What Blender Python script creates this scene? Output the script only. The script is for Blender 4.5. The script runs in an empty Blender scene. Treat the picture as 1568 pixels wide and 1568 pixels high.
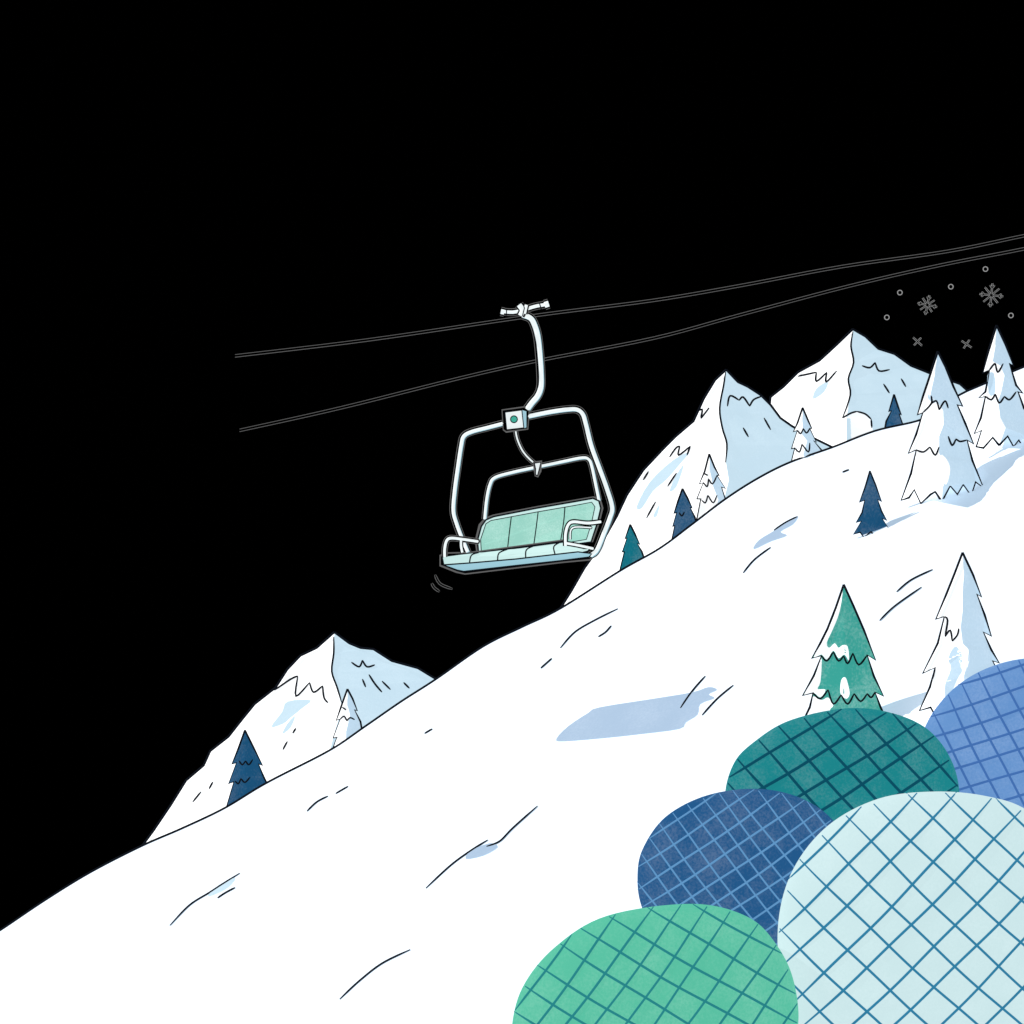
import bpy, math, random, bisect
from mathutils import Vector
from mathutils.geometry import tessellate_polygon
from mathutils.bvhtree import BVHTree
random.seed(4)
K=0.72; N=1568.0
def P(u,v,d): return Vector(((u/N-.5)*K*d, d, (.5-v/N)*K*d))
def px(d): return K*d/N
def lin(c):
    r=[]
    for x in c:
        x/=255.; r.append(x/12.92 if x<=.04045 else ((x+.055)/1.055)**2.4)
    return r
scn=bpy.context.scene
# ---------- materials
def mat(name,rgb,em=.93,al=.13,grain=0.0,gscale=14,emcol=None,alb=None,detail=2.0):
    m=bpy.data.materials.new(name); m.use_nodes=True
    m.cycles.emission_sampling='NONE'
    nt=m.node_tree; nt.nodes.clear()
    out=nt.nodes.new('ShaderNodeOutputMaterial'); b=nt.nodes.new('ShaderNodeBsdfPrincipled')
    b.inputs['Roughness'].default_value=.9; b.inputs['Specular IOR Level'].default_value=.0
    c=lin(rgb); e=lin(emcol) if emcol else c; a=alb if alb else [x*al for x in c]
    b.inputs['Base Color'].default_value=(*a,1)
    b.inputs['Emission Color'].default_value=(*e,1); b.inputs['Emission Strength'].default_value=em  # self-glow carries most of the colour, the sun adds little
    if grain>0:
        tc=nt.nodes.new('ShaderNodeTexCoord'); n=nt.nodes.new('ShaderNodeTexNoise')
        n.inputs['Scale'].default_value=gscale; n.inputs['Detail'].default_value=detail
        n.inputs['Roughness'].default_value=.7
        n2=nt.nodes.new('ShaderNodeTexNoise'); n2.inputs['Scale'].default_value=gscale*.06; n2.inputs['Detail'].default_value=3
        nt.links.new(tc.outputs['Object'],n.inputs['Vector']); nt.links.new(tc.outputs['Object'],n2.inputs['Vector'])
        mu=nt.nodes.new('ShaderNodeMath'); mu.operation='MULTIPLY'
        nt.links.new(n.outputs['Fac'],mu.inputs[0]); nt.links.new(n2.outputs['Fac'],mu.inputs[1])
        cr=nt.nodes.new('ShaderNodeMapRange'); cr.inputs['From Min'].default_value=.18; cr.inputs['From Max'].default_value=.42
        cr.inputs['To Min'].default_value=0; cr.inputs['To Max'].default_value=1
        nt.links.new(mu.outputs[0],cr.inputs['Value'])
        mx=nt.nodes.new('ShaderNodeMix'); mx.data_type='RGBA'
        mx.inputs[6].default_value=(*[x*(1-grain*.35) for x in e],1)
        mx.inputs[7].default_value=(*[min(1,x+grain*(1.0-x)*.45) for x in e],1)
        nt.links.new(cr.outputs[0],mx.inputs[0]); nt.links.new(mx.outputs[2],b.inputs['Emission Color'])
    nt.links.new(b.outputs[0],out.inputs[0]); return m
SNOW=mat('snow',(255,255,255),em=.74,emcol=(190,216,241),alb=[.62,.62,.62])  # pale blue glow tints the snow wherever the sun is blocked
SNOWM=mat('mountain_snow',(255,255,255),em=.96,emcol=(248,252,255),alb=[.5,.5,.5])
SHADE=mat('shaded_snow',(200,226,241),em=1.0,al=.12,grain=.12,gscale=6)  # shaded copy of the mountain snow, shade put into the colour
SHADOW=mat('painted_snow_shadow',(180,205,232),em=.93,al=.10,grain=.18,gscale=11)  # shadow colour for the patches painted on the slope
TREESHADE=mat('shaded_tree_snow',(194,221,241),em=.98,al=.15,grain=.2,gscale=12)  # shaded side of the tree snow, shade put into the colour
INK=mat('ink_line',(24,28,36),em=.3,al=.5)
HALO=mat('grey_edge',(98,98,98),em=.95,al=.2)
FLAKE=mat('flake_ice',(150,150,150),em=.95,al=.2)
BLACK=mat('black_rubber',(3,3,3),em=0,al=.3)
METAL=mat('white_enamel',(240,248,249),em=.94,al=.3)
METALSHADE=mat('shaded_enamel',(165,208,222),em=.88,al=.2)  # shaded copy of the white enamel, shade put into the colour
NAVYT=mat('navy_needles',(28,84,124),grain=.16,gscale=14)
TEALS=mat('teal_needles_dark',(20,116,134),grain=.16,gscale=14)
TEALT=mat('teal_needles',(62,170,158),em=.97,grain=.4,gscale=12)
MINT=mat('mint_vinyl',(164,226,211),em=.99,grain=.35,gscale=55)
SEAT=mat('seat_vinyl',(207,240,237),em=.96,grain=.1,gscale=40)
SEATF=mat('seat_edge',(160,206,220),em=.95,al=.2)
TEALDOT=mat('teal_paint',(70,180,160),em=.85,al=.2)
# ---------- helpers
def link(o,parent=None):
    scn.collection.objects.link(o)
    if parent: o.parent=parent
    return o
def empty(name):
    e=bpy.data.objects.new(name,None); e.empty_display_size=.3; return link(e)
def mesh(name,vs,fs,mats,parent=None,smooth=False,mi=None):
    me=bpy.data.meshes.new(name); me.from_pydata([tuple(v) for v in vs],[],fs)
    for m in mats: me.materials.append(m)
    if mi: 
        for p,i in zip(me.polygons,mi): p.material_index=i
    if smooth:
        for p in me.polygons: p.use_smooth=True
    me.update(); return link(bpy.data.objects.new(name,me),parent)
def catmull(pts,n=6,closed=False):
    pts=[tuple(p) for p in pts]; m=len(pts)
    if m<3 and not closed:
        a,b=pts; return [tuple(a[k]+(b[k]-a[k])*i/n for k in range(len(a))) for i in range(n+1)]
    out=[]; rng=range(m if closed else m-1)
    for i in rng:
        p0=pts[(i-1)%m] if (closed or i>0) else pts[0]; p1=pts[i]; p2=pts[(i+1)%m]
        p3=pts[(i+2)%m] if (closed or i+2<m) else pts[-1]
        for j in range(n):
            t=j/n
            out.append(tuple(.5*((2*p1[k])+(-p0[k]+p2[k])*t+(2*p0[k]-5*p1[k]+4*p2[k]-p3[k])*t*t+(-p0[k]+3*p1[k]-3*p2[k]+p3[k])*t**3) for k in range(len(p1))))
    if not closed: out.append(pts[-1])
    return out
def curve(name,lines,material,parent=None,res=3,taper=True):
    cu=bpy.data.curves.new(name,'CURVE'); cu.dimensions='3D'; cu.bevel_depth=1.0; cu.bevel_resolution=res; cu.use_fill_caps=True
    for pts,rad in lines:
        if len(pts)<2: continue
        s=cu.splines.new('POLY'); s.points.add(len(pts)-1)
        for i,p in enumerate(pts):
            s.points[i].co=(p[0],p[1],p[2],1); s.points[i].radius=rad[i]
    cu.materials.append(material)
    return link(bpy.data.objects.new(name,cu),parent)
def toline(uvd,w,taper=False,off=0):
    pts=[P(u,v,d+off) for u,v,d in uvd]; n=len(pts); r=[]
    for i,(u,v,d) in enumerate(uvd):
        t=i/(n-1); k=1.0
        if taper: k=.5+.5*min(1,min(t,1-t)*6)
        r.append(w*.5*px(d)*k)
    return pts,r
def bvh_of(objs):
    vs=[];fs=[]
    for o in objs:
        b=len(vs); vs+= [v.co.copy() for v in o.data.vertices]
        fs+=[[b+i for i in p.vertices] for p in o.data.polygons]
    return BVHTree.FromPolygons(vs,fs)
def drape(bvh,u,v):
    d=P(u,v,1.0).normalized(); h=bvh.ray_cast(Vector((0,0,0)),d)
    return h[0].y if h[0] else None
def draped_lines(bvh,strokes,w,n=8,lift=.6,smooth=True):
    L=[]
    for s in strokes:
        q=catmull(s,n) if smooth else s
        run=[]
        for p in q:
            d=drape(bvh,p[0],p[1])
            if d is None:
                if len(run)>2: L.append(toline(run,w,True))
                run=[]
            else: run.append((p[0],p[1],d-lift*w*px(d)))
        if len(run)>1: L.append(toline(run,w,True))
    return L
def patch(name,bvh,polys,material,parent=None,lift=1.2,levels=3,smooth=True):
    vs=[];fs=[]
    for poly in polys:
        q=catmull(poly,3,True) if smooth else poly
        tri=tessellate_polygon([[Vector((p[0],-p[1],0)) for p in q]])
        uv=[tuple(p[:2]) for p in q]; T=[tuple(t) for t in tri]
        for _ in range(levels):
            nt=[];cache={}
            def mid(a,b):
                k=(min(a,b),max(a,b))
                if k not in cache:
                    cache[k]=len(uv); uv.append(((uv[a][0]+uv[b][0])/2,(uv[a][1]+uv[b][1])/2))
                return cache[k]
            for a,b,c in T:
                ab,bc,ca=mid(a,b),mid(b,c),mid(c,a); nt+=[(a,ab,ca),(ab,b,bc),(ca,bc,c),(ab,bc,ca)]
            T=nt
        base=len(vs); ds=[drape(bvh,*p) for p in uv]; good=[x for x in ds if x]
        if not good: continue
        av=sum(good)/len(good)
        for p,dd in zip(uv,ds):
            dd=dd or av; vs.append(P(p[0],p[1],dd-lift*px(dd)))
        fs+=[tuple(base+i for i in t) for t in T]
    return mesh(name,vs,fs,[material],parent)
# ---------- hill
RD=60.0
ridge=[(-60,1462),(0,1425),(70,1378),(140,1335),(218,1295),(280,1268),(345,1237),(410,1198),(505,1149),(560,1112),(615,1074),(668,1040),(740,990),(800,960),(858,932),(950,874),(1010,840),(1060,803),(1110,765),(1160,733),(1210,708),(1275,685),(1340,660),(1410,643),(1440,622),(1475,602),(1500,591),(1568,562),(1640,535)]
rs=catmull(ridge,8)
rx=[P(u,v,RD).x for u,v in rs]; rz=[P(u,v,RD).z for u,v in rs]
def zr(x):
    if x<=rx[0]: return rz[0]+.5*(x-rx[0])
    if x>=rx[-1]: return rz[-1]+.3*(x-rx[-1])
    i=bisect.bisect_right(rx,x)-1; t=(x-rx[i])/(rx[i+1]-rx[i]); return rz[i]*(1-t)+rz[i+1]*t
SL=.48
def zs(x,y):
    if y<=RD: return zr(x)-SL*(RD-y)
    return zr(x)-1.6*(y-RD)
xs=[-120+ i*4 for i in range(24)]+[-24+i*.3 for i in range(161)]+[28+i*4 for i in range(24)]
ys=[-20,-5,10]+[20+i*1.0 for i in range(40)]+[59.5,60,60.4,61,63,70,100,160]
vs=[(x,y,zs(x,y)) for y in ys for x in xs]; W=len(xs)
fs=[(j*W+i,j*W+i+1,(j+1)*W+i+1,(j+1)*W+i) for j in range(len(ys)-1) for i in range(W-1)]
hill=mesh('snow_slope',vs,fs,[SNOW],smooth=False)
HB=bvh_of([hill])
curve('ridge_line',[toline([(u,v,RD-.03) for u,v in rs],4.0)],INK,hill)
strokes=[[(828,1023),(836,1016),(845,1008)],[(858,992),(880,968),(910,950),(946,932)],[(916,975),(927,968),(936,958)],[(650,1123),(662,1116)],
[(470,1242),(485,1228),(502,1219)],[(514,1215),(533,1204)],[(260,1417),(290,1386),(320,1367),(340,1354),(367,1337)],[(333,1375),(345,1367),(360,1359)],
[(652,1360),(690,1325),(720,1303),(747,1286)],[(745,1296),(765,1288),(785,1268),(823,1234)],[(520,1530),(550,1502),(585,1475),(628,1454)],
[(1138,877),(1155,857),(1180,838)],[(1185,812),(1203,800),(1221,791)],[(1290,723),(1300,719)],[(1042,1084),(1060,1058),(1080,1035)],
[(1075,1095),(1098,1070),(1123,1049)],[(1347,950),(1370,928),(1411,899)],[(1373,906),(1395,888),(1428,872)]]
curve('snow_ripples',draped_lines(HB,strokes,3.0,lift=.8),INK,hill)
patch('shadow_patches',HB,[[(852,1131),(870,1112),(900,1092),(918,1083),(1000,1070),(1060,1060),(1085,1052),(1098,1056),(1085,1063),(1094,1069),(1072,1078),(1068,1094),(1050,1106),(1040,1116),(980,1124),(925,1130),(862,1135)],
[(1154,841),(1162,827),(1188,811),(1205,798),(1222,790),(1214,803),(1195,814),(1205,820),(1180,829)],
[(713,1315),(722,1302),(750,1291),(762,1297),(740,1310)]],SHADOW,hill,lift=1.5,levels=3)  # painted shadows on the snow, the largest standing for the chair's
patch('shade_smudge',HB,[[(318,1372),(335,1355),(360,1344),(350,1358),(332,1368)]],SHADE,hill,lift=1.5,levels=3)  # smudge of shade painted on the slope
# ---------- split solids (mountains / conifers)
def solid(name,apex,L,R,S,d,tmax,mats,lw,strokes=(),patches=(),back=True,draw=True,lift=.6,ol=1.6):
    e=empty(name)
    v0=apex[1]; v1=max(p[1] for p in list(L)+list(R)+list(S)); 
    def t(v): return tmax*((v-v0)/(v1-v0))
    def build(sign,nm):
        vs=[];fs=[];mi=[]
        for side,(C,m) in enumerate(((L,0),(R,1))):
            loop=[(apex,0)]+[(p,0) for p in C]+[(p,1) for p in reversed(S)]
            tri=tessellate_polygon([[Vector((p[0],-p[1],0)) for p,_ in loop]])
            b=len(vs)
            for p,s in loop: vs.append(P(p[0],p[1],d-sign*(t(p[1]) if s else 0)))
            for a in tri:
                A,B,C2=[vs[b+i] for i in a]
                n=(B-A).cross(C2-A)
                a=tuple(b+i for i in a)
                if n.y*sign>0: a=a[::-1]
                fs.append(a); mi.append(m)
        return mesh(nm,vs,fs,mats,e,mi=mi)
    f=build(1,'front_faces')
    if back: build(-1,'back_faces')
    B=bvh_of([f])
    lines=[toline([(p[0],p[1],d-ol*lw*px(d)) for p in ([apex]+list(c))],lw) for c in (L,R)] if draw else []
    lines+=draped_lines(B,strokes,min(lw*.85,3.0),n=4,lift=lift)
    if lines: curve('outline',lines,INK,e,res=2)
    for i,(pl,m) in enumerate(patches): patch('snow_clump' if m in (SNOWM,) else 'shade_patch',B,pl,m,e,lift=.5,levels=2)  # blue patches paint shade onto the faces
    return e
# mountains
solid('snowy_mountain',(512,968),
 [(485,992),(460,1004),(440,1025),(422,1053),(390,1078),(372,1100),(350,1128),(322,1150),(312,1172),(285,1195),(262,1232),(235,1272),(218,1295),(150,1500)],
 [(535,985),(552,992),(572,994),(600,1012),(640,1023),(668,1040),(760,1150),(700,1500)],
 [(511,1000),(508,1030),(516,1055),(524,1085),(514,1115),(505,1150),(500,1500)],120,22,[SNOWM,SHADE],3.6,ol=2.2,
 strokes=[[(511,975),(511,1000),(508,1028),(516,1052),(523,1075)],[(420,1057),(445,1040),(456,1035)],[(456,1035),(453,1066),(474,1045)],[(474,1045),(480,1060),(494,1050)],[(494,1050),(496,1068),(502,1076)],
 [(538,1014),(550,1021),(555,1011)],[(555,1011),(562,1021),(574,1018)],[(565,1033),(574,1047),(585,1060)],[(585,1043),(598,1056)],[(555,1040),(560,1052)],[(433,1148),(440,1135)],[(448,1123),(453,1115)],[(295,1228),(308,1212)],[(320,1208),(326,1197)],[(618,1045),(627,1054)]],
 patches=[([[(415,1113),(432,1090),(440,1074),(476,1072),(462,1085),(446,1098),(434,1108)],[(432,1124),(440,1108),(452,1096),(445,1114)]],SHADE)])
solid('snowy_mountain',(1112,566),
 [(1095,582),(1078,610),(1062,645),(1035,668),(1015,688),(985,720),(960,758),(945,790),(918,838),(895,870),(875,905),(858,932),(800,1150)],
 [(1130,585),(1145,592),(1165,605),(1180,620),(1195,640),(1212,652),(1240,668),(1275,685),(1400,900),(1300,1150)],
 [(1108,590),(1102,625),(1106,655),(1113,680),(1111,705),(1116,735),(1108,768),(1100,1150)],120,22,[SNOWM,SHADE],3.6,ol=2.2,
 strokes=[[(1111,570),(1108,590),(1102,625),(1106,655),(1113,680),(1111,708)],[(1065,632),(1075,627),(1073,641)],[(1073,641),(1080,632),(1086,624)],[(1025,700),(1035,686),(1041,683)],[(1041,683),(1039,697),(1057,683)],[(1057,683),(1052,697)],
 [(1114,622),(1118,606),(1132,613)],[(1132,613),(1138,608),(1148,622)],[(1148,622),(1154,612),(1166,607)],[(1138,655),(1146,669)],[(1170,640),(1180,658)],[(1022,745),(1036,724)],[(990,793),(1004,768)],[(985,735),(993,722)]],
 patches=[([[(975,775),(995,738),(1030,705),(1056,692),(1040,712),(1020,735),(1000,752),(983,778)],[(1025,752),(1035,728),(1047,712),(1036,745)],[(1000,790),(1010,772),(1006,790)]],SHADE)])
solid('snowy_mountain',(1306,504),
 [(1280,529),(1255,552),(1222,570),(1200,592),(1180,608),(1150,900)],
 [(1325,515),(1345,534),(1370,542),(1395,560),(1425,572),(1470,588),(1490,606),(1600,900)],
 [(1303,530),(1307,555),(1299,580),(1302,605),(1296,640),(1300,900)],180,36,[SNOWM,SHADE],3.6,ol=2.2,
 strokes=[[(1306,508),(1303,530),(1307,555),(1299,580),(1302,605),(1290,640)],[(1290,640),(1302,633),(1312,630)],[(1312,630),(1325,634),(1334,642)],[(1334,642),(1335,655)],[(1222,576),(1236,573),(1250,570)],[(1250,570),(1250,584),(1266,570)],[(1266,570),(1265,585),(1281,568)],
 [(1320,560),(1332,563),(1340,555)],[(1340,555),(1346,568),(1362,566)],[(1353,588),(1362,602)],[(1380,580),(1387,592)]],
 patches=[([[(1245,611),(1250,595),(1268,584),(1262,600)]],SHADE),([[(1292,656),(1296,640),(1312,631),(1327,635),(1334,645),(1334,670),(1300,680)]],SNOWM)])
# ---------- trees
def tree(name,apex,L,R,S,d,kt,mats,lw=3.0,strokes=(),patches=(),draw=True):
    wpx=max(p[0] for p in R)-min(p[0] for p in L)
    return solid(name,apex,L,R,S,d,wpx*.45*px(d)*kt,mats,lw,strokes,patches,draw=draw)
def hd(u,v): return drape(HB,u,v)
TL=3.6
d1=hd(1445,760)
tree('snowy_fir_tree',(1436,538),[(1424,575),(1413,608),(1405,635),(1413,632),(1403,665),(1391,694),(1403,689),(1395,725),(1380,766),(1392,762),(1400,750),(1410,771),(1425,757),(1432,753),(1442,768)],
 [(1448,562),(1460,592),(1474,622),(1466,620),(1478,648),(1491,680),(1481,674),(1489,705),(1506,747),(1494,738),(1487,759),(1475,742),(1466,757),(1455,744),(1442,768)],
 [(1431,575),(1424,607),(1435,615),(1444,628),(1445,650),(1438,668),(1438,695),(1448,705),(1452,725),(1444,745),(1442,768)],d1,1,[SNOWM,TREESHADE],TL,
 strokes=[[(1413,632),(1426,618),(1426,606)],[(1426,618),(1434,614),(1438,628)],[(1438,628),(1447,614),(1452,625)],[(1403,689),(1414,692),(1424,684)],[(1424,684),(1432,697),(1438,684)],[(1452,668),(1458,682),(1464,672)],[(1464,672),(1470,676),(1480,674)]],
 patches=[([[(1440,697),(1450,704),(1455,720),(1449,742),(1443,730)]],SNOWM),([[(1420,606),(1432,596),(1437,612),(1428,617)]],TREESHADE)])
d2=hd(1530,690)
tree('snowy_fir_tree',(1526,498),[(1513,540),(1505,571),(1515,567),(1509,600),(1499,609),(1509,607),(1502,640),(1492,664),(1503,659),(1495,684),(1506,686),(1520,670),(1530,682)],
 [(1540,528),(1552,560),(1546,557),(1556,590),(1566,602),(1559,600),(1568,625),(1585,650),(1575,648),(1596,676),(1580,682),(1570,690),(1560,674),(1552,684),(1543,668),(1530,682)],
 [(1524,530),(1520,553),(1532,560),(1538,575),(1533,600),(1528,615),(1532,640),(1540,655),(1530,682)],d2,1,[SNOWM,TREESHADE],TL,
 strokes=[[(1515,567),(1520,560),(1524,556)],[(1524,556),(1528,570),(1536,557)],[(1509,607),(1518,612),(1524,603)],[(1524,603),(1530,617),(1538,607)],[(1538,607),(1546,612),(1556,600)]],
 patches=[([[(1512,575),(1522,572),(1524,600),(1515,605)]],TREESHADE)])
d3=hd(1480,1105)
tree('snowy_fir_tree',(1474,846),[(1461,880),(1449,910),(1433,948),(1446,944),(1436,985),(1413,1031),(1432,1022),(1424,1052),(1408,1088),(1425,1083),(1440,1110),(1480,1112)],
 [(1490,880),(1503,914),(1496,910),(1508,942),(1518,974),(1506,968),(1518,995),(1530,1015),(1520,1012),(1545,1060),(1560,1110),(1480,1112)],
 [(1476,880),(1474,905),(1474,935),(1471,960),(1474,985),(1483,995),(1482,1010),(1476,1035),(1480,1112)],d3,1,[SNOWM,TREESHADE],TL,
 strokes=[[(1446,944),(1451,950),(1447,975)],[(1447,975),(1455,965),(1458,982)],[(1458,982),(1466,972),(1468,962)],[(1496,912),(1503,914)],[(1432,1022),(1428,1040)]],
 patches=[([[(1452,1008),(1462,990),(1472,1000),(1474,1025),(1466,1040),(1450,1075),(1447,1050),(1456,1024)]],TREESHADE),([[(1466,997),(1480,990),(1484,1012),(1475,1030)]],SNOWM)])
d4=hd(1292,1135)
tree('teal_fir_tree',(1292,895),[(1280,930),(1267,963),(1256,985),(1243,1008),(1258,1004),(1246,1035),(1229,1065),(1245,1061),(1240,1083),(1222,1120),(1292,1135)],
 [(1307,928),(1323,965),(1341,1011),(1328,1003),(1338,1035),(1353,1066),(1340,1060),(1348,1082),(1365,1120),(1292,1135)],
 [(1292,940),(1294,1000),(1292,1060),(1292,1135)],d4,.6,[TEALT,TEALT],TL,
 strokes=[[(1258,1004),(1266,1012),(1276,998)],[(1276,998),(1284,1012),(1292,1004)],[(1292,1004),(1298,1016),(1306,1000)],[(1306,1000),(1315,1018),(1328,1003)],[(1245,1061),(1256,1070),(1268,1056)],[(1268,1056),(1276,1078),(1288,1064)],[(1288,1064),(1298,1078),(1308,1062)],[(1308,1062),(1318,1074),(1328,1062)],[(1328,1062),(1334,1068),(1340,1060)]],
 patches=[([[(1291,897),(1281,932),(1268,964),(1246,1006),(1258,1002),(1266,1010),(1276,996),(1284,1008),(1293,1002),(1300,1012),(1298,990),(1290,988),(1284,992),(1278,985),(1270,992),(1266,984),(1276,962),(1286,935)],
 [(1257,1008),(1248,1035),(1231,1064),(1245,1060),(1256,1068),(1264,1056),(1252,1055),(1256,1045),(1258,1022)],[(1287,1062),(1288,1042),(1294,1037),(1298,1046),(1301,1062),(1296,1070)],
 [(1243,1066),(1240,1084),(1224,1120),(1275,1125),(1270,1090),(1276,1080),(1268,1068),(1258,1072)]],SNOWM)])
def small(name,apex,L,R,d,m,strokes=(),lw=3.0,kt=1,S=None,patches=()):
    bx=sum([L[-1][0],R[-1][0]])/2; by=max(L[-1][1],R[-1][1])+4
    if S is None: S=[(apex[0],(apex[1]+by)/2),(bx,by)]
    else: S=S+[(bx,by)]
    return tree(name,apex,L+[(bx,by)],R+[(bx,by)],S,d,kt,m,lw,strokes,patches)
d5=hd(1334,815)
NN=[NAVYT,NAVYT]
tree('navy_spruce_tree',(1332,721),[(1325,745),(1316,769),(1324,766),(1320,785),(1311,800),(1319,798),(1307,818),(1317,815),(1323,823),(1334,814)],
 [(1341,743),(1350,768),(1344,765),(1350,783),(1358,797),(1351,794),(1363,813),(1353,812),(1346,822),(1340,823),(1334,814)],[(1332,770),(1334,814)],d5,.6,NN,2.6)
RB=RD+.35
small('navy_spruce_tree',(1369,604),[(1361,630),(1365,629),(1357,645),(1353,668)],[(1375,622),(1380,635),(1377,634),(1384,655)],RB,NN)
small('snowy_fir_tree',(1229,624),[(1221,648),(1215,661),(1221,659),(1212,687),(1217,686),(1208,722)],[(1238,645),(1243,656),(1240,656),(1250,677),(1246,675),(1262,694),(1268,700)],RB,[SNOWM,TREESHADE],
 S=[(1229,650),(1228,665),(1236,675),(1230,695)],strokes=[[(1221,659),(1226,664),(1230,656)],[(1230,656),(1235,663),(1240,656)],[(1217,686),(1224,692),(1228,680)],[(1228,680),(1238,692),(1240,678)]])
small('snowy_fir_tree',(1086,695),[(1079,722),(1071,741),(1077,739),(1067,764),(1073,764),(1066,800)],[(1094,715),(1101,728),(1098,728),(1111,748),(1105,746),(1114,775)],RB,[SNOWM,TREESHADE],
 S=[(1087,720),(1092,745),(1100,765)],strokes=[[(1077,739),(1083,745),(1085,733)],[(1085,733),(1091,741),(1098,728)],[(1073,764),(1080,770),(1084,758)],[(1084,758),(1092,770),(1098,758)],[(1078,725),(1084,728)]])
small('navy_spruce_tree',(1045,748),[(1038,768),(1032,786),(1036,785),(1030,806),(1033,805),(1028,830)],[(1053,763),(1060,778),(1057,777),(1064,792),(1068,805)],RB,NN,strokes=[[(1040,785),(1044,790),(1048,784)]])
small('teal_spruce_tree',(965,803),[(957,825),(960,824),(953,845),(956,845),(947,882)],[(972,817),(980,834),(976,832),(983,845),(988,860)],RB,[TEALS,TEALS])
small('navy_spruce_tree',(375,1118),[(365,1146),(355,1170),(362,1168),(350,1200),(358,1197),(344,1245)],[(388,1144),(402,1172),(396,1170),(404,1190),(412,1206)],RB,NN,strokes=[[(366,1165),(371,1171),(376,1165)],[(376,1165),(381,1171),(387,1163)],[(360,1196),(365,1200),(369,1192)],[(369,1192),(375,1198),(383,1190)]])
small('snowy_fir_tree',(532,1055),[(522,1083),(515,1103),(521,1101),(510,1130),(516,1129),(505,1158)],[(540,1070),(547,1088),(543,1087),(552,1105),(555,1122)],RB,[SNOWM,TREESHADE],
 S=[(532,1080),(536,1095),(530,1120)],strokes=[[(521,1101),(527,1097),(531,1104)],[(531,1104),(536,1099),(543,1102)],[(524,1083),(530,1087)]])
# ---------- round patterned bushes (each stands on the slope, just clear of the snow behind it)
last_d=[99]
def bush(name,outline,tf,tb,fill,linec,ang1,ang2,sp1,sp2,lw,grain=.15,bow=.00012):
    m=mat(name+'_leaf',fill,em=.97,al=.10,grain=grain,gscale=18); ml=mat(name+'_twig',linec,em=.93,al=.1)
    e=empty('round_bush'); o=catmull(outline,8,True); n=len(o)
    hs=[hd(p[0],p[1]) for p in o if p[1]<=1585 and p[0]<=1600]; hs=[x for x in hs if x]
    d=min(min(hs)-.15,last_d[0]-tf-.35); last_d[0]=d
    cu=sum(p[0] for p in o)/n; cv=sum(p[1] for p in o)/n
    def half(sign,t,nm):
        vs=[P(cu,cv,d-sign*t)]; fs=[]; RN=14
        for j in range(1,RN+1):
            a=j/RN*math.pi/2; s=math.sin(a); q=math.cos(a)
            for p in o: vs.append(P(cu+(p[0]-cu)*s,cv+(p[1]-cv)*s,d-sign*t*q))
        for i in range(n):
            k=(i+1)%n; fs.append((0,1+i,1+k))
            for j in range(RN-1): b=1+j*n; fs.append((b+i,b+n+i,b+n+k,b+k))
        return mesh(nm,vs,fs,[m],e,smooth=True)
    f=half(1,tf,'crown'); half(-1,tb,'crown_back'); B=bvh_of([f])
    st=[]
    R=max(max(p[0] for p in o)-cu,max(p[1] for p in o)-cv)*1.35
    for ang,sp in ((ang1,sp1),(ang2,sp2)):
        a=math.radians(ang); dx,dy=math.cos(a),math.sin(a); nx,ny=-dy,dx
        k=-R+random.uniform(0,sp)
        while k<R:
            j=random.uniform(-.018,.018); line=[]
            for q in range(0,121):
                s=-R+2*R*q/120
                off=k+j*s-bow*(s*s)+.8*math.sin(s*.03+k)
                u,v=cu+dx*s+nx*off,cv+dy*s+ny*off
                if -60<u<N+60 and v<N+80: line.append((u,v))
            if len(line)>3: st.append(line)
            k+=sp*random.uniform(.9,1.1)
    curve('leaf_lattice',draped_lines(B,st,lw,lift=.05,smooth=False),ml,e,res=1)
    return e
def ell(cx,cy,a,b,n=14): return [(cx+a*math.cos(2*math.pi*i/n),cy+b*math.sin(2*math.pi*i/n)) for i in range(n)]
bush('blue_bush',ell(1592,1172,188,165),.7,2,(105,151,209),(68,112,178),-18,62,31,31,4.0)
bush('teal_bush',[(1110,1225),(1122,1172),(1152,1138),(1212,1102),(1310,1084),(1398,1103),(1448,1148),(1469,1215),(1450,1290),(1380,1350),(1280,1366),(1180,1340),(1125,1290)],.7,2.5,(30,136,142),(12,78,98),-32,48,38,38,4.6)
bush('navy_bush',[(976,1345),(984,1300),(1020,1250),(1085,1217),(1165,1208),(1235,1226),(1285,1268),(1315,1340),(1290,1420),(1220,1480),(1120,1485),(1010,1440),(983,1390)],.7,2.5,(36,90,141),(98,152,200),-34,52,26,26,3.0)
bush('pale_bush',[(1192,1410),(1215,1330),(1268,1264),(1345,1223),(1430,1212),(1510,1219),(1575,1242),(1650,1310),(1690,1450),(1650,1600),(1540,1690),(1440,1708),(1320,1690),(1230,1610),(1197,1500)],.9,3,(207,234,237),(48,128,165),-45,43,45,45,4.0,grain=.1)
bush('green_bush',[(783,1580),(800,1512),(850,1450),(930,1402),(1060,1384),(1145,1404),(1190,1448),(1216,1505),(1221,1580),(1190,1680),(1100,1740),(980,1745),(850,1710),(790,1640)],.7,3,(92,197,166),(40,134,138),-54,30,38,40,3.8)
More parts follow.
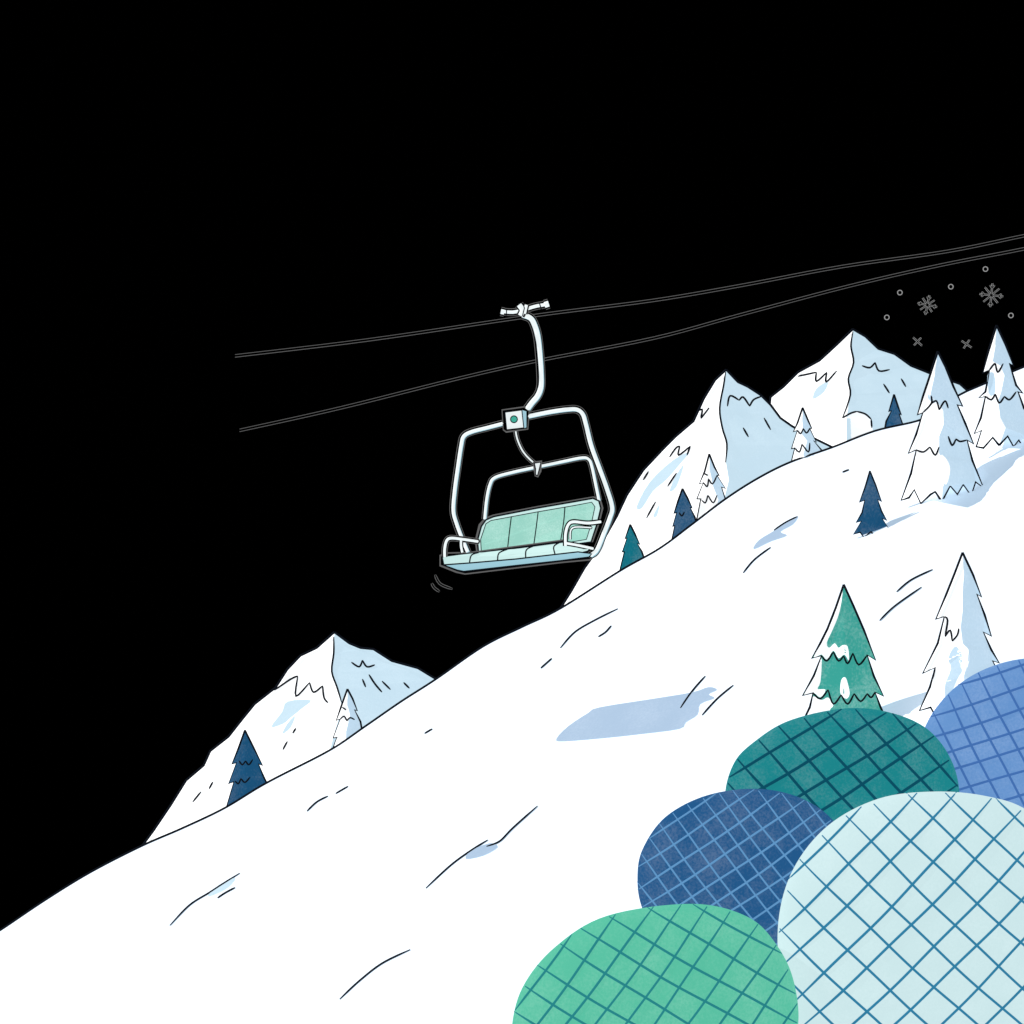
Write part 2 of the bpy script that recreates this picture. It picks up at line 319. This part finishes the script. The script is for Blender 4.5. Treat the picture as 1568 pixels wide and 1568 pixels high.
# ---------- cables
def wire2(name,uvd,sp=3.6,w=1.3):
    q=catmull(uvd,6); e=empty(name)
    curve('strand',[toline([(u,v-sp/2,d) for u,v,d in q],w),toline([(u,v+sp/2,d) for u,v,d in q],w)],HALO,e)
    curve('core',[toline([(u,v,d) for u,v,d in q],sp-.2)],BLACK,e)
    return e
wire2('lift_cable',[(360,545,17),(560,521,17.4),(765,491,18),(850,479,18.4),(1000,460,19.2),(1130,438,20.2),(1290,408,21.8),(1450,385,23.6),(1568,361,25.2),(1700,335,28)])
wire2('lift_cable',[(367,659,18.6),(520,625,19),(700,580,19.6),(820,553,20),(1000,518,20.8),(1130,483,21.6),(1300,438,23),(1440,406,24.6),(1568,381,26.4),(1700,352,29)])
# ---------- chairlift
ch=empty('chairlift_chair')
def pipe(name,uvd,w=6.2,n=6,col=None,shade=True,blk=4.8,halo=6.6):
    q=catmull(uvd,n) if len(uvd)>2 else uvd
    curve(name,[toline(q,w)],col or METAL,ch)
    if shade: curve(name+'_shade_sliver',[toline([(u+1.1,v+.8,d+.02) for u,v,d in q],w)],METALSHADE,ch)  # offset blue tube paints a sliver of shade along the pipe
    curve(name+'_edge',[toline(q,w+blk,off=.09)],BLACK,ch)
    if halo: curve(name+'_rim',[toline(q,w+halo,off=.16)],HALO,ch)
def slab(name,uv,d,th,m,edge=True,lw=2.6,smooth=False):
    q=[(p[0],p[1],(p[2] if len(p)>2 else d)) for p in uv]
    n=len(q); vs=[P(*p) for p in q]+[P(*p)+Vector((0,th,0)) for p in q]
    tri=[tuple(t) for t in tessellate_polygon([[Vector((p[0],-p[1],0)) for p in q]])]
    fs=list(tri)+[tuple(n+i for i in t[::-1]) for t in tri]+[(i,(i+1)%n,n+(i+1)%n,n+i) for i in range(n)]
    o=mesh(name,vs,fs,[m],ch)
    if edge: curve(name+'_piping',[toline([(a,b,c-.01) for a,b,c in q+[q[0]]],lw)],INK,ch)
    return o
D=18.0
pipe('frame_left',[(772,648,D),(745,655,D),(722,661,D),(710,668,D),(706,682,D),(701,715,D),(696,752,D),(694,782,D),(699,802,D),(708,826,D-.05),(716,845,D-.1)],w=5.2)
pipe('frame_right',[(806,638,D),(840,631,D),(868,627,D),(883,627,D),(892,634,D),(897,650,D),(905,682,D),(917,715,D),(929,748,D),(937,776,D),(934,792,D),(924,818,D-.1),(914,842,D-.3),(905,850,D-.4)],w=6.0)
pipe('back_hoop',[(742,795,D+.35),(745,765,D+.35),(750,742,D+.35),(758,731,D+.35),(785,723,D+.35),(822,715,D+.35),(860,707,D+.35),(890,701,D+.35),(901,703,D+.35),(906,714,D+.35),(912,742,D+.35),(917,766,D+.35)],w=4.0,blk=4.0,halo=5.8)
pipe('support_rod',[(789,656,D+.1),(792,672,D+.15),(800,690,D+.2),(811,703,D+.25),(822,712,D+.3)],w=2.4,blk=3.4,halo=5.2,shade=False)
pipe('hanger',[(800,482,D),(812,487,D),(818,497,D),(823,514,D),(826,540,D),(828,570,D),(828,592,D),(823,606,D),(814,617,D),(806,628,D)],w=7.8)
curve('hanger_crease',[toline([(u,v,D-.06) for u,v in catmull([(814,500),(820,520),(823,545),(825,575),(824,592),(818,606)],5)],1.2,True)],INK,ch)
# grip
pipe('grip_bar',[(770,477,D-.1),(785,478,D-.1),(800,475,D-.1),(820,469,D-.1),(838,466,D-.1)],w=5.0,shade=False)
pipe('grip_roller_left',[(767,477,D-.16),(772,478,D-.16)],w=7.5,shade=False)
pipe('grip_roller_right',[(834,467,D-.16),(840,465,D-.16)],w=9,shade=False)
pipe('grip_clamp',[(795,467,D-.2),(800,475,D-.2),(797,483,D-.2)],w=8,shade=False)
pipe('grip_jaw',[(806,467,D-.22),(803,480,D-.22)],w=5,shade=False)
curve('grip_lines',[toline([(801,464,D-.4),(803,472,D-.4),(800,484,D-.4)],1.8),toline([(776,473,D-.4),(775,483,D-.4)],1.8),toline([(826,464,D-.4),(829,474,D-.4)],1.8)],INK,ch)
# clamp box
slab('box_rim',[(768,627),(803,622),(811,628),(809,657),(775,662),(770,658)],D-.02,.1,HALO,edge=False)
slab('box_edge',[(769.5,628.5),(803,624),(809.5,629),(807.5,656),(775,660),(771,657)],D-.05,.1,BLACK,edge=False)
slab('clamp_box',[(773,631),(799,628),(802,655),(776,658)],D-.14,.08,METAL,lw=2)
slab('clamp_box_side',[(800,628),(806,630),(806,654),(803,655)],D-.12,.06,METALSHADE,edge=False)
curve('clamp_bolt',[([P(787,642,D-.16),P(787,642,D-.2)],[4.4*px(D)]*2)],TEALDOT,ch,res=6)
curve('clamp_bolt_ring',[([P(787,642,D-.15),P(787,642,D-.185)],[6.0*px(D)]*2)],INK,ch,res=6)
# bracket
slab('bracket_edge',[(816,707),(830,705),(829,722),(824,731),(819,729),(817,718)],D+.22,.05,HALO,edge=False)
slab('bracket',[(818,709),(828,708),(826,718),(823,728),(820,727),(820,718)],D+.18,.03,METAL,lw=2)
# backrest
bk=[(733,849,D+.1),(731,828,D+.18),(737,806,D+.3),(744,796,D+.32),(756,791,D+.33),(822,778,D+.33),(880,768,D+.33),(908,763,D+.33),(917,767,D+.32),(920,778,D+.3),(915,800,D+.2),(905,830,D+.1),(862,836,D+.1)]
slab('backrest_rim',[(730,850),(727,828),(733,803),(742,793),(755,788),(822,775),(880,765),(909,760),(920,764),(924,778),(918,802),(908,830)],D+.4,.04,HALO,edge=False)
slab('backrest_shell',bk,D,.12,SEAT,lw=2.6)
slab('backrest_pad',[(737,846,D+.04),(736,826,D+.12),(744,802,D+.2),(752,797,D+.22),(822,784,D+.22),(880,774,D+.22),(906,769,D+.22),(911,776,D+.2),(906,800,D+.12),(898,826,D+.04),(862,832,D+.04)],D,.05,MINT,lw=1.4)
seams=[[(783,791),(780,815),(777,842)],[(824,784),(821,808),(817,837)],[(865,777),(863,800),(858,831)]]
curve('backrest_seams',[toline([(u,v,D) for u,v in catmull(s,4)],1.8) for s in seams],INK,ch)
# seat
slab('seat_rim',[(673,850),(682,846),(720,845),(862,826),(912,842),(906,858),(862,862),(712,880),(698,877),(673,867)],D-.08,.03,HALO,edge=False)
slab('seat_outline',[(675,851),(682,848),(720,847),(862,828),(910,843),(904,856),(862,860),(712,878),(700,875),(675,865)],D-.12,.03,BLACK,edge=False)  # black outline slab behind the cushion
slab('seat_cushion',[(677,853,D-.7),(700,850,D-.5),(733,846,D-.2),(777,841,D-.2),(817,836,D-.2),(862,830,D-.2),(905,838,D-.3),(900,844,D-.6),(888,847,D-.7),(850,851,D-.7),(790,857,D-.7),(720,863,D-.7),(680,866,D-.7)],D,.06,SEAT,lw=2.2)
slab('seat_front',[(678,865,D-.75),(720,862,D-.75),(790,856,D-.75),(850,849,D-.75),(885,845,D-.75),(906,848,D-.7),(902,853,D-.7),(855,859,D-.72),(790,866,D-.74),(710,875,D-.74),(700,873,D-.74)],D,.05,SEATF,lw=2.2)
curve('seat_seams',[toline([(u,v,D-.82) for u,v in catmull(s,4)],2.2) for s in [[(733,846),(722,850),(719,861)],[(777,841),(764,847),(762,858)],[(817,836),(806,842),(805,854)],[(858,830),(848,837),(850,849)]]],INK,ch)
# armrests
pipe('armrest_left',[(681,853,D-.8),(681,840,D-.8),(684,828,D-.8),(691,824,D-.75),(710,826,D-.4),(731,829,D-.05)],w=4.2,blk=3.8,halo=5.6,shade=False)
pipe('armrest_left_strut',[(708,846,D-.5),(706,836,D-.5),(706,826,D-.5)],w=3.6,blk=4,halo=0,shade=False)
pipe('armrest_right',[(866,836,D-.85),(866,818,D-.85),(870,804,D-.85),(878,799,D-.8),(900,801,D-.4),(919,799,D-.1)],w=4.2,blk=4.4,halo=0,shade=False)
pipe('armrest_right_rail',[(868,832,D-.85),(885,835,D-.6),(908,840,D-.45)],w=3.8,blk=4.0,halo=0,shade=False)
pipe('armrest_right_strut',[(873,826,D-.8),(874,812,D-.8),(882,807,D-.8),(905,808,D-.5)],w=2.0,blk=3,halo=0,shade=False)
# swing marks
sm=empty('swing_marks')
curve('arc',[toline([(u,v,D-.7) for u,v in catmull(s,5)],4.4,True) for s in [[(661,893),(665,900),(673,906)],[(666,880),(674,894),(693,902)]]],HALO,sm)
curve('arc_core',[toline([(u,v,D-.75) for u,v in catmull(s,5)],2.4,True) for s in [[(661,893),(665,900),(673,906)],[(666,880),(674,894),(693,902)]]],BLACK,sm)
# ---------- snowflakes
def flake(c,r,arms,rot,w=2.6,barb=True):
    e=empty('snowflake'); L=[]; d=30
    for i in range(arms):
        a=rot+2*math.pi*i/arms
        rr=r*(1 if i%2==0 else .85)
        L.append([(c[0],c[1]),(c[0]+rr*math.cos(a),c[1]+rr*math.sin(a))])
        if barb and i%2==0:
            m=(c[0]+r*.62*math.cos(a),c[1]+r*.62*math.sin(a))
            for s in (-.7,.7): L.append([m,(m[0]+r*.28*math.cos(a+s),m[1]+r*.28*math.sin(a+s))])
    curve('arms',[toline([(u,v,d) for u,v in s],w) for s in L],FLAKE,e,res=1)
    curve('arm_cores',[toline([(u,v,d-.08) for u,v in s],w*.52) for s in L],BLACK,e,res=1)
flake((1420,467),15,8,.2); flake((1518,452),18,8,.1)
flake((1405,523),9,4,.75,barb=False); flake((1480,527),9,4,.6,barb=False)
for c in [(1378,448),(1456,439),(1358,486),(1509,412),(1548,483)]:
    e=empty('snowflake'); q=[(c[0]+3.6*math.cos(i*math.pi/6),c[1]+3.6*math.sin(i*math.pi/6),30) for i in range(13)]
    curve('ring',[toline(q,1.4)],FLAKE,e,res=1)
# ---------- world, sun, camera
w=bpy.data.worlds.new("World"); scn.world=w; w.use_nodes=True; nt=w.node_tree; nt.nodes.clear()
bg=nt.nodes.new('ShaderNodeBackground'); ow=nt.nodes.new('ShaderNodeOutputWorld'); sk=nt.nodes.new('ShaderNodeTexSky')
sk.sky_type='NISHITA'; sk.sun_disc=False
Ls=Vector((-.75,-.08,.62)).normalized()
sk.sun_elevation=math.asin(Ls.z); sk.sun_rotation=math.atan2(Ls.x,Ls.y)
bg.inputs['Strength'].default_value=.00001
nt.links.new(sk.outputs[0],bg.inputs[0]); nt.links.new(bg.outputs[0],ow.inputs[0])
sl=bpy.data.lights.new('sun','SUN'); sl.energy=4.5; sl.angle=math.radians(.5); sl.color=(1,.98,.95)
so=bpy.data.objects.new('sun',sl); so.rotation_euler=Ls.to_track_quat('Z','Y').to_euler(); link(so)
cam=bpy.data.cameras.new('camera'); cam.lens=50; cam.sensor_width=36; cam.clip_end=2000
co=bpy.data.objects.new('camera',cam); co.rotation_euler=(math.pi/2,0,0); link(co); scn.camera=co
scn.view_settings.view_transform='Standard'; scn.view_settings.look='None'; scn.view_settings.exposure=0
